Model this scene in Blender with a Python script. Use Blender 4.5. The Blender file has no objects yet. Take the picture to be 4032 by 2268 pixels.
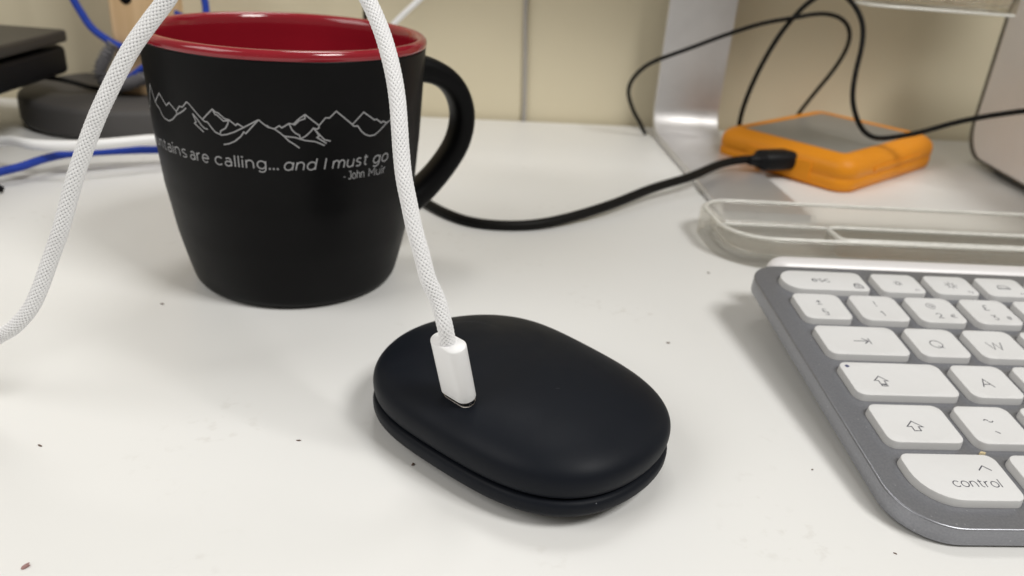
import bpy, bmesh, math, random
import numpy as np
from mathutils import Vector, Matrix

S = 0.001                       # all builders work in millimetres
scene = bpy.context.scene
COL = scene.collection
random.seed(7)
rng = np.random.default_rng(7)

# ------------------------------------------------------------------ camera
cam_d = bpy.data.cameras.new("camera")
cam_d.sensor_width = 36.0
cam_d.lens = 28.036
cam_d.clip_start = 0.005
cam_d.clip_end = 20.0
cam_d.dof.use_dof = True
cam_d.dof.focus_distance = 0.178
cam_d.dof.aperture_fstop = 18.0
cam = bpy.data.objects.new("camera", cam_d)
COL.objects.link(cam)
PITCH, ROLL, CAMH = math.radians(24.7317), math.radians(4.5264), 122.1
_f = Vector((0, math.cos(PITCH), -math.sin(PITCH)))
_r = Vector((1, 0, 0))
_u = Vector((0, math.sin(PITCH), math.cos(PITCH)))
_r2 = _r * math.cos(ROLL) + _u * math.sin(ROLL)
_u2 = _u * math.cos(ROLL) - _r * math.sin(ROLL)
mw = Matrix((( _r2.x, _u2.x, -_f.x, 0), (_r2.y, _u2.y, -_f.y, 0),
             (_r2.z, _u2.z, -_f.z, CAMH * S), (0, 0, 0, 1)))
cam.matrix_world = mw
scene.camera = cam

# ------------------------------------------------------------------ world and lamps
world = bpy.data.worlds.new("World")
scene.world = world
world.use_nodes = True
bg = world.node_tree.nodes["Background"]
bg.inputs[0].default_value = (1.0, 0.94, 0.82, 1)
bg.inputs[1].default_value = 0.20

def area(name, loc, target, sx, sy, energy, color):
    l = bpy.data.lights.new(name, 'AREA')
    l.shape = 'RECTANGLE'; l.size = sx; l.size_y = sy
    l.energy = energy; l.color = color
    o = bpy.data.objects.new(name, l); COL.objects.link(o)
    o.location = loc
    d = Vector(target) - Vector(loc)
    o.rotation_euler = d.to_track_quat('-Z', 'Y').to_euler()
    return o
area("ceiling_light", (0.66, -0.22, 1.12), (0.0, 0.25, 0.0), 0.38, 0.38, 10.8, (1.0, 0.985, 0.95))
area("ceiling_light", (0.05, 0.85, 1.35), (0.0, 0.15, 0.0), 0.6, 0.45, 6.8, (1.0, 0.99, 0.965))
area("ceiling_light", (-0.95, -0.35, 0.95), (0.0, 0.3, 0.0), 0.8, 0.8, 7.4, (1.0, 0.98, 0.945))

scene.view_settings.view_transform = 'Standard'
scene.view_settings.look = 'None'
scene.view_settings.exposure = 0.07
scene.view_settings.gamma = 1.0
try:
    scene.cycles.max_bounces = 12
    scene.cycles.transmission_bounces = 10
    scene.cycles.caustics_refractive = False
    scene.cycles.caustics_reflective = False
    scene.cycles.blur_glossy = 0.5
    scene.cycles.sample_clamp_indirect = 4.0
except Exception:
    pass

# ------------------------------------------------------------------ materials
def mat(name, base, rough=0.5, metal=0.0, spec=0.5, noise=None, bump=None, coat=0.0,
        trans=0.0, ior=1.45, speck=None, sheen=0.0, sss=0.0):
    """noise=(scale, amount) colour variation; bump=(scale, strength, distance_mm);
    speck=(scale, threshold, colour) sparse spots"""
    m = bpy.data.materials.new(name); m.use_nodes = True
    nt = m.node_tree; b = nt.nodes["Principled BSDF"]
    b.inputs["Base Color"].default_value = (*base, 1)
    b.inputs["Roughness"].default_value = rough
    b.inputs["Metallic"].default_value = metal
    b.inputs["Specular IOR Level"].default_value = spec
    b.inputs["Coat Weight"].default_value = coat
    b.inputs["Transmission Weight"].default_value = trans
    b.inputs["IOR"].default_value = ior
    b.inputs["Sheen Weight"].default_value = sheen
    b.inputs["Subsurface Weight"].default_value = sss
    if sss: b.inputs["Subsurface Radius"].default_value = (.001, .001, .001)
    tc = nt.nodes.new("ShaderNodeTexCoord")
    col = None
    if noise:
        n = nt.nodes.new("ShaderNodeTexNoise"); n.inputs["Scale"].default_value = noise[0]
        n.inputs["Detail"].default_value = 5
        nt.links.new(tc.outputs["Object"], n.inputs["Vector"])
        mx = nt.nodes.new("ShaderNodeMix"); mx.data_type = 'RGBA'
        lo = [max(0, c * (1 - noise[1])) for c in base]; hi = [min(1, c * (1 + noise[1])) for c in base]
        mx.inputs[6].default_value = (*lo, 1); mx.inputs[7].default_value = (*hi, 1)
        nt.links.new(n.outputs["Fac"], mx.inputs[0]); col = mx.outputs[2]
    if speck:
        v = nt.nodes.new("ShaderNodeTexVoronoi"); v.inputs["Scale"].default_value = speck[0]
        nt.links.new(tc.outputs["Object"], v.inputs["Vector"])
        wn = nt.nodes.new("ShaderNodeTexWhiteNoise"); wn.noise_dimensions = '3D'
        nt.links.new(v.outputs["Position"], wn.inputs["Vector"])
        # spot radius differs per cell, most cells have none
        mr = nt.nodes.new("ShaderNodeMapRange")
        mr.inputs[1].default_value = speck[1]; mr.inputs[2].default_value = 1.0
        mr.inputs[3].default_value = 0.0; mr.inputs[4].default_value = speck[3]
        nt.links.new(wn.outputs["Value"], mr.inputs[0])
        lt = nt.nodes.new("ShaderNodeMath"); lt.operation = 'LESS_THAN'
        nt.links.new(v.outputs["Distance"], lt.inputs[0]); nt.links.new(mr.outputs[0], lt.inputs[1])
        mul = nt.nodes.new("ShaderNodeMath"); mul.operation = 'MULTIPLY'; mul.inputs[1].default_value = speck[4]
        nt.links.new(lt.outputs[0], mul.inputs[0])
        mx2 = nt.nodes.new("ShaderNodeMix"); mx2.data_type = 'RGBA'
        if col: nt.links.new(col, mx2.inputs[6])
        else: mx2.inputs[6].default_value = (*base, 1)
        mx2.inputs[7].default_value = (*speck[2], 1)
        nt.links.new(mul.outputs[0], mx2.inputs[0]); col = mx2.outputs[2]
    if col: nt.links.new(col, b.inputs["Base Color"])
    if bump:
        n = nt.nodes.new("ShaderNodeTexNoise"); n.inputs["Scale"].default_value = bump[0]
        n.inputs["Detail"].default_value = 3
        nt.links.new(tc.outputs["Object"], n.inputs["Vector"])
        bp = nt.nodes.new("ShaderNodeBump"); bp.inputs["Strength"].default_value = bump[1]
        bp.inputs["Distance"].default_value = bump[2] * S
        nt.links.new(n.outputs["Fac"], bp.inputs["Height"])
        nt.links.new(bp.outputs["Normal"], b.inputs["Normal"])
    return m

def rough_noise(m, scale, lo, hi):
    nt = m.node_tree; b = nt.nodes["Principled BSDF"]
    tc = nt.nodes.new("ShaderNodeTexCoord")
    n = nt.nodes.new("ShaderNodeTexNoise"); n.inputs["Scale"].default_value = scale; n.inputs["Detail"].default_value = 6
    mr = nt.nodes.new("ShaderNodeMapRange"); mr.inputs[3].default_value = lo; mr.inputs[4].default_value = hi
    mr.inputs[1].default_value = .3; mr.inputs[2].default_value = .7
    nt.links.new(tc.outputs["Object"], n.inputs["Vector"]); nt.links.new(n.outputs["Fac"], mr.inputs[0])
    nt.links.new(mr.outputs[0], b.inputs["Roughness"])
    return m

M_DESK = rough_noise(mat("desk_laminate", (0.785, 0.783, 0.772), .38, spec=.42, noise=(14, .025), bump=(900, .03, .05),
             speck=(70, .86, (.36, .31, .27), .055, .55)), 25, .33, .46)
def smudges(m, s1, s2, amount, tint):
    nt = m.node_tree; b = nt.nodes["Principled BSDF"]; src = b.inputs["Base Color"].links[0].from_socket
    tc = nt.nodes.new("ShaderNodeTexCoord"); f = []
    for sc_, lo, hi in s1, s2:
        n = nt.nodes.new("ShaderNodeTexNoise"); n.inputs["Scale"].default_value = sc_; n.inputs["Detail"].default_value = 4
        mr = nt.nodes.new("ShaderNodeMapRange"); mr.inputs[1].default_value = lo; mr.inputs[2].default_value = hi
        nt.links.new(tc.outputs["Object"], n.inputs["Vector"]); nt.links.new(n.outputs["Fac"], mr.inputs[0]); f.append(mr.outputs[0])
    ml = nt.nodes.new("ShaderNodeMath"); ml.operation = 'MULTIPLY'; nt.links.new(f[0], ml.inputs[0]); nt.links.new(f[1], ml.inputs[1])
    m2 = nt.nodes.new("ShaderNodeMath"); m2.operation = 'MULTIPLY'; m2.inputs[1].default_value = amount; nt.links.new(ml.outputs[0], m2.inputs[0])
    mx = nt.nodes.new("ShaderNodeMix"); mx.data_type = 'RGBA'; mx.inputs[7].default_value = (*tint, 1)
    nt.links.new(m2.outputs[0], mx.inputs[0]); nt.links.new(src, mx.inputs[6]); nt.links.new(mx.outputs[2], b.inputs["Base Color"])
smudges(M_DESK, (240, .56, .72), (22, .56, .66), .24, (.42, .38, .33))
smudges(M_DESK, (9, .5, .8), (30, .4, .7), .10, (.55, .52, .46))
M_WALL = mat("wall_paint", (0.72, 0.65, 0.485), .75, spec=.25, noise=(9, .03), bump=(260, .15, .4))
M_CERB = rough_noise(mat("black_ceramic", (0.0030, 0.0030, 0.0034), .38, spec=.15, noise=(60, .3), bump=(400, .05, .1),
             speck=(160, .965, (.08, .08, .085), .10, .5)), 45, .36, .5)
M_CERR = mat("red_glaze", (0.27, 0.010, 0.020), .12, spec=.55, noise=(40, .15), coat=.3)
M_PRINT = mat("grey_print", (0.30, 0.30, 0.31), .55, spec=.2, noise=(500, .15))
M_RUB = rough_noise(mat("black_rubber_paint", (0.0068, 0.0084, 0.0125), .46, spec=.15, noise=(50, .15), bump=(2500, .05, .05),
             speck=(260, .93, (.22, .23, .25), .10, .6)), 90, .44, .54)
M_GROOVE = mat("seam_black", (0.004, 0.004, 0.005), .7, spec=.2)
M_METAL = mat("nickel_metal", (0.62, 0.58, 0.55), .22, metal=1.0, noise=(400, .1))
M_WPLAS = mat("white_plastic", (0.84, 0.84, 0.85), .32, spec=.5, sss=.15)
M_BRAID = mat("white_braid", (0.83, 0.83, 0.845), .55, spec=.4, noise=(900, .05), sheen=.2)
M_CORE = mat("grey_core", (0.50, 0.50, 0.52), .7, noise=(600, .2))
M_KEY = mat("pale_key_plastic", (0.70, 0.70, 0.705), .5, spec=.4, noise=(300, .02), bump=(5000, .05, .02))
M_CASE = mat("grey_case", (0.275, 0.28, 0.305), .36, metal=.7, spec=.5, noise=(1800, .22), bump=(2200, .25, .05),
             speck=(900, .9, (.5, .5, .53), .25, .6))
M_BAR_LIT = mat("lit_grey_bar", (0.80, 0.78, 0.79), .45, metal=.15, spec=.5, noise=(900, .05), bump=(2500, .1, .03))  # the case's grey painted lighter for the light the bar catches
M_LEG = mat("key_legend", (0.06, 0.06, 0.08), .6, spec=.2, noise=(500, .1))
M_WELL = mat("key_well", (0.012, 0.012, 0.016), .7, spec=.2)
M_ORANGE = rough_noise(mat("orange_rubber", (0.76, 0.275, 0.010), .5, spec=.35, noise=(35, .08), bump=(900, .1, .1)), 60, .42, .58)
M_ALU = mat("brushed_aluminium", (0.70, 0.69, 0.695), .42, metal=.7, noise=(120, .06), bump=(1500, .06, .03))
M_ALUP = mat("pale_grey_panel", (0.84, 0.82, 0.81), .4, metal=.0, noise=(40, .06))
M_DKEDGE = mat("dark_edge", (0.10, 0.092, 0.078), .5, noise=(60, .1))
M_DRTOP = mat("drive_grey_lid", (0.36, 0.36, 0.345), .42, metal=.5, noise=(80, .1))
M_BLKPL = mat("black_plastic", (0.007, 0.007, 0.008), .45, spec=.18, noise=(80, .3))
M_CORD = mat("black_cord", (0.007, 0.0065, 0.006), .5, spec=.16, noise=(150, .3))
M_GCORD = mat("grey_cord", (0.40, 0.38, 0.36), .55, noise=(100, .08))
M_BLUE = mat("blue_braid", (0.009, 0.044, 0.36), .6, spec=.35, noise=(900, .25), sheen=.2)
M_GBRAID = mat("grey_fuzzy_braid", (0.17, 0.165, 0.175), .8, noise=(1500, .4), bump=(1500, .8, .6))
M_WOOD = mat("pale_wood", (0.62, 0.40, 0.205), .5, spec=.35, noise=(30, .12))
M_SLATE = mat("dark_grey_base", (0.085, 0.081, 0.080), .6, spec=.3, noise=(25, .15), bump=(700, .15, .1))
M_LAP = mat("laptop_dark_lid", (0.042, 0.038, 0.033), .45, spec=.4, noise=(60, .12), bump=(1500, .1, .05))
def acrylic(name, tint):
    m = bpy.data.materials.new(name); m.use_nodes = True; nt = m.node_tree
    b = nt.nodes["Principled BSDF"]; out = nt.nodes["Material Output"]
    b.inputs["Base Color"].default_value = (1, .985, .955, 1); b.inputs["Roughness"].default_value = .04
    b.inputs["Transmission Weight"].default_value = 1; b.inputs["IOR"].default_value = 1.49
    tr = nt.nodes.new("ShaderNodeBsdfTransparent"); tr.inputs[0].default_value = (*tint, 1)
    mx = nt.nodes.new("ShaderNodeMixShader"); mx.inputs[0].default_value = .68
    n = nt.nodes.new("ShaderNodeTexNoise"); n.inputs["Scale"].default_value = 60
    bp = nt.nodes.new("ShaderNodeBump"); bp.inputs["Strength"].default_value = .08; bp.inputs["Distance"].default_value = .0004
    nt.links.new(n.outputs["Fac"], bp.inputs["Height"]); nt.links.new(bp.outputs["Normal"], b.inputs["Normal"])
    nt.links.new(b.outputs[0], mx.inputs[1]); nt.links.new(tr.outputs[0], mx.inputs[2]); nt.links.new(mx.outputs[0], out.inputs[0])
    return m
M_GLASS = acrylic("clear_acrylic", (.99, .982, .958))
def acrylic_glint(name):
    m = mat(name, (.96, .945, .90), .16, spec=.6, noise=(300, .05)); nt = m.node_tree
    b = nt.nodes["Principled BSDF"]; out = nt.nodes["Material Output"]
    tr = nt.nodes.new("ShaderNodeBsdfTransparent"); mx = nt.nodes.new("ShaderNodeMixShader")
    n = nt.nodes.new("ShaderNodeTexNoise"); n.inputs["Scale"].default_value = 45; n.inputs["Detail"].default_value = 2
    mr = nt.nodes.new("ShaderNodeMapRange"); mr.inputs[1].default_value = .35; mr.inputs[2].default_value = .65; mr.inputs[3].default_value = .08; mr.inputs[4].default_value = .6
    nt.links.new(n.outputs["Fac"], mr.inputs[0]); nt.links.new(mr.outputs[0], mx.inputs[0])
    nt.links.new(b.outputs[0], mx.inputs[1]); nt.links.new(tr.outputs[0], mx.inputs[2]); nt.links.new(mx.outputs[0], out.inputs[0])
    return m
M_GLINT = acrylic_glint("acrylic_edge_glint")  # whitish colour painted in for highlights along the clear edges
M_SCREEN = mat("screen_black", (0.01, 0.01, 0.012), .25, noise=(30, .1))
M_CRUMB = mat("brown_crumb", (0.13, 0.085, 0.065), .8, noise=(900, .4))
M_CRUMBP = mat("reddish_crumb", (0.34, 0.20, 0.19), .8, noise=(700, .3))
M_CRUMBY = mat("pale_yellow_crumb", (0.66, 0.55, 0.34), .7, noise=(900, .2))
M_LED = mat("led_window", (0.06, 0.07, 0.16), .4, noise=(300, .1))

# wood grain
def add_grain(m):
    nt = m.node_tree; b = nt.nodes["Principled BSDF"]
    tc = nt.nodes.new("ShaderNodeTexCoord"); mp = nt.nodes.new("ShaderNodeMapping")
    mp.inputs["Scale"].default_value = (300, 300, 14)
    n = nt.nodes.new("ShaderNodeTexNoise"); n.inputs["Scale"].default_value = 1.0; n.inputs["Detail"].default_value = 6
    rp = nt.nodes.new("ShaderNodeValToRGB")
    rp.color_ramp.elements[0].position = .3; rp.color_ramp.elements[0].color = (.60, .40, .215, 1)
    rp.color_ramp.elements[1].position = .7; rp.color_ramp.elements[1].color = (.74, .53, .315, 1)
    nt.links.new(tc.outputs["Object"], mp.inputs[0]); nt.links.new(mp.outputs[0], n.inputs["Vector"])
    nt.links.new(n.outputs["Fac"], rp.inputs[0]); nt.links.new(rp.outputs[0], b.inputs["Base Color"])
add_grain(M_WOOD)

# ------------------------------------------------------------------ object helpers
def thing(name, label, cat, loc=(0, 0, 0), rotz=0.0, group=None, matrix=None):
    o = bpy.data.objects.new(name, None)
    COL.objects.link(o)
    o.empty_display_size = .01
    if matrix is not None: o.matrix_world = matrix
    else:
        o.location = Vector(loc) * S; o.rotation_euler = (0, 0, rotz)
    o["label"] = label; o["category"] = cat
    if group: o["group"] = group
    return o

def mesh_data(name, verts, faces, smooth=True, sharp=None):
    me = bpy.data.meshes.new(name)
    v = np.asarray(verts, float) * S
    me.from_pydata(v.tolist(), [], [list(map(int, f)) for f in faces])
    me.update()
    if smooth:
        me.polygons.foreach_set("use_smooth", [True] * len(me.polygons))
        if sharp:
            me.set_sharp_from_angle(angle=math.radians(sharp))
    return me

def part(name, geo, m, parent=None, smooth=True, sharp=None, label=None, loc=None, rot=None):
    me = geo if isinstance(geo, bpy.types.Mesh) else mesh_data(name, geo[0], geo[1], smooth, sharp)
    if not me.materials: me.materials.append(m)
    o = bpy.data.objects.new(name, me); COL.objects.link(o)
    if parent: o.parent = parent
    if loc is not None: o.location = Vector(loc) * S
    if rot is not None: o.rotation_euler = rot
    if label: o["label"] = label
    return o

def single(name, geo, m, label, cat, group=None, **k):
    o = part(name, geo, m, None, **k)
    o["label"] = label; o["category"] = cat
    if group: o["group"] = group
    return o

def structure(name, geo, m, **k):
    o = part(name, geo, m, None, **k); o["kind"] = "structure"; return o

# ------------------------------------------------------------------ geometry helpers (mm)
def merge(*gs):
    V, F = [], []
    for v, f in gs:
        b = len(V); V += [tuple(p) for p in v]; F += [[i + b for i in q] for q in f]
    return V, F

def loft(loops, cap0=True, cap1=True, closed=True):
    n = len(loops[0]); V = [tuple(p) for l in loops for p in l]; F = []
    for k in range(len(loops) - 1):
        for i in range(n if closed else n - 1):
            j = (i + 1) % n
            F.append((k * n + i, k * n + j, (k + 1) * n + j, (k + 1) * n + i))
    if cap0: F.append(tuple(reversed(range(n))))
    if cap1: F.append(tuple(range((len(loops) - 1) * n, len(loops) * n)))
    return V, F

def lathe(prof, n=96, cap=False):
    a = [2 * math.pi * i / n for i in range(n)]
    loops = [[(r * math.cos(t), r * math.sin(t), z) for t in a] for r, z in prof]
    return loft(loops, cap, cap)

def rrect(x0, x1, y0, y1, r, seg=8, edge=1):
    """rounded rectangle outline, ccw; r: radius or (bl, br, tr, tl)"""
    if not isinstance(r, (tuple, list)): r = (r,) * 4
    cs = [(x0 + r[0], y0 + r[0], math.pi, r[0]), (x1 - r[1], y0 + r[1], 1.5 * math.pi, r[1]),
          (x1 - r[2], y1 - r[2], 0, r[2]), (x0 + r[3], y1 - r[3], .5 * math.pi, r[3])]
    P = []
    for cx, cy, a, q in cs:
        arc = [(cx + q * math.cos(a + .5 * math.pi * i / seg), cy + q * math.sin(a + .5 * math.pi * i / seg)) for i in range(seg + 1)]
        if P and edge > 1:
            p0, p1 = P[-1], arc[0]
            P += [(p0[0] + (p1[0] - p0[0]) * i / edge, p0[1] + (p1[1] - p0[1]) * i / edge) for i in range(1, edge)]
        P += arc
    if edge > 1:
        p0, p1 = P[-1], P[0]
        P += [(p0[0] + (p1[0] - p0[0]) * i / edge, p0[1] + (p1[1] - p0[1]) * i / edge) for i in range(1, edge)]
    return P

def rbox(x0, x1, y0, y1, z0, z1, r, bev=.6, seg=8, bevb=None):
    """box with rounded vertical edges and a rounded top and bottom rim"""
    if not isinstance(r, (tuple, list)): r = (r,) * 4
    bb = bev if bevb is None else bevb
    loops = []
    def ring(d, z):
        loops.append([(x, y, z) for x, y in rrect(x0 + d, x1 - d, y0 + d, y1 - d, tuple(max(.05, q - d) for q in r), seg)])
    for i in range(5):
        a = math.pi / 2 * i / 4; ring(bb * (1 - math.sin(a)), z0 + bb * (1 - math.cos(a)))
    for i in range(5):
        a = math.pi / 2 * i / 4; ring(bev * (1 - math.cos(a)), z1 - bev + bev * math.sin(a))
    return loft(loops)

def smooth_path(pts, step):
    P = np.array(pts, float); n = len(P)
    Q = np.vstack([2 * P[0] - P[1], P, 2 * P[-1] - P[-2]])
    out = []
    for i in range(1, n):
        p0, p1, p2, p3 = Q[i - 1], Q[i], Q[i + 1], Q[i + 2]
        # centripetal Catmull-Rom
        t0 = 0; t1 = t0 + np.linalg.norm(p1 - p0) ** .5; t2 = t1 + np.linalg.norm(p2 - p1) ** .5; t3 = t2 + np.linalg.norm(p3 - p2) ** .5
        t = np.linspace(t1, t2, 24, endpoint=False)[:, None]
        A1 = (t1 - t) / (t1 - t0) * p0 + (t - t0) / (t1 - t0) * p1
        A2 = (t2 - t) / (t2 - t1) * p1 + (t - t1) / (t2 - t1) * p2
        A3 = (t3 - t) / (t3 - t2) * p2 + (t - t2) / (t3 - t2) * p3
        B1 = (t2 - t) / (t2 - t0) * A1 + (t - t0) / (t2 - t0) * A2
        B2 = (t3 - t) / (t3 - t1) * A2 + (t - t1) / (t3 - t1) * A3
        out.append((t2 - t) / (t2 - t1) * B1 + (t - t1) / (t2 - t1) * B2)
    out = np.vstack(out + [P[-1:]])
    s = np.concatenate([[0], np.cumsum(np.linalg.norm(np.diff(out, axis=0), axis=1))])
    m = max(2, int(s[-1] / step))
    u = np.linspace(0, s[-1], m + 1)
    R = np.stack([np.interp(u, s, out[:, k]) for k in range(3)], 1)
    for _ in range(3):
        R[1:-1] = .25 * R[:-2] + .5 * R[1:-1] + .25 * R[2:]
    return R, u

def frames(R):
    T = np.gradient(R, axis=0); T /= np.linalg.norm(T, axis=1)[:, None]
    N = np.zeros_like(T)
    a = np.array([0, 0, 1.]) if abs(T[0][2]) < .9 else np.array([1., 0, 0])
    n = a - T[0] * (a @ T[0]); n /= np.linalg.norm(n); N[0] = n
    for i in range(1, len(T)):
        n = n - T[i] * (n @ T[i]); n /= np.linalg.norm(n); N[i] = n
    return T, N, np.cross(T, N)

def tube(pts, rad, nseg=20, step=2.0):
    R, u = smooth_path(pts, step); T, N, B = frames(R)
    a = np.linspace(0, 2 * math.pi, nseg, endpoint=False)
    loops = [R[i] + rad * (np.cos(a)[:, None] * N[i] + np.sin(a)[:, None] * B[i]) for i in range(len(R))]
    return loft(loops)

def braid_mesh(name, pts, rad, nstr=12, around=108, step=.09, pitch=.84, amp=.17):
    """woven sleeve: over-two-under-two strands as real relief on a tube"""
    R, u = smooth_path(pts, step); T, N, B = frames(R)
    th = np.linspace(0, 2 * math.pi, around, endpoint=False)
    k = 1.0 / pitch
    A = nstr * th[None, :] / (2 * math.pi) + u[:, None] * k * .72
    Bq = nstr * th[None, :] / (2 * math.pi) - u[:, None] * k * .72
    ia, ib = np.floor(A), np.floor(Bq); fa, fb = A - ia, Bq - ib
    over = (np.mod(ia + ib, 2) < 1)
    hA = np.sqrt(np.clip(1 - (2 * fa - 1) ** 2 * .96, 0, 1)) * (.55 + .45 * np.sin(np.pi * fb))
    hB = np.sqrt(np.clip(1 - (2 * fb - 1) ** 2 * .96, 0, 1)) * (.55 + .45 * np.sin(np.pi * fa))
    h = np.where(over, np.maximum(hA, hB * .3), np.maximum(hB, hA * .3))
    gap = np.minimum(abs(2 * fa - 1), abs(2 * fb - 1)) > .66
    h = np.where(gap, -.75, h)
    r = rad - amp + amp * h * 1.35
    r += .015 * rng.standard_normal(r.shape)
    P = R[:, None, :] + r[..., None] * (np.cos(th)[None, :, None] * N[:, None, :] + np.sin(th)[None, :, None] * B[:, None, :])
    V = P.reshape(-1, 3) * S
    m, n = len(R), around
    i = np.arange(m - 1)[:, None] * n; j = np.arange(n)[None, :]; j2 = (j + 1) % n
    F = np.stack([i + j, i + j2, i + n + j2, i + n + j], -1).reshape(-1, 4)
    me = bpy.data.meshes.new(name)
    me.vertices.add(len(V)); me.vertices.foreach_set("co", V.ravel())
    me.loops.add(F.size); me.loops.foreach_set("vertex_index", F.ravel().astype(np.int32))
    me.polygons.add(len(F)); me.polygons.foreach_set("loop_start", (np.arange(len(F)) * 4).astype(np.int32))
    try: me.polygons.foreach_set("loop_total", np.full(len(F), 4, np.int32))
    except Exception: pass
    me.update(calc_edges=True); me.validate()
    me.polygons.foreach_set("use_smooth", np.ones(len(F), bool))
    return me

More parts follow.
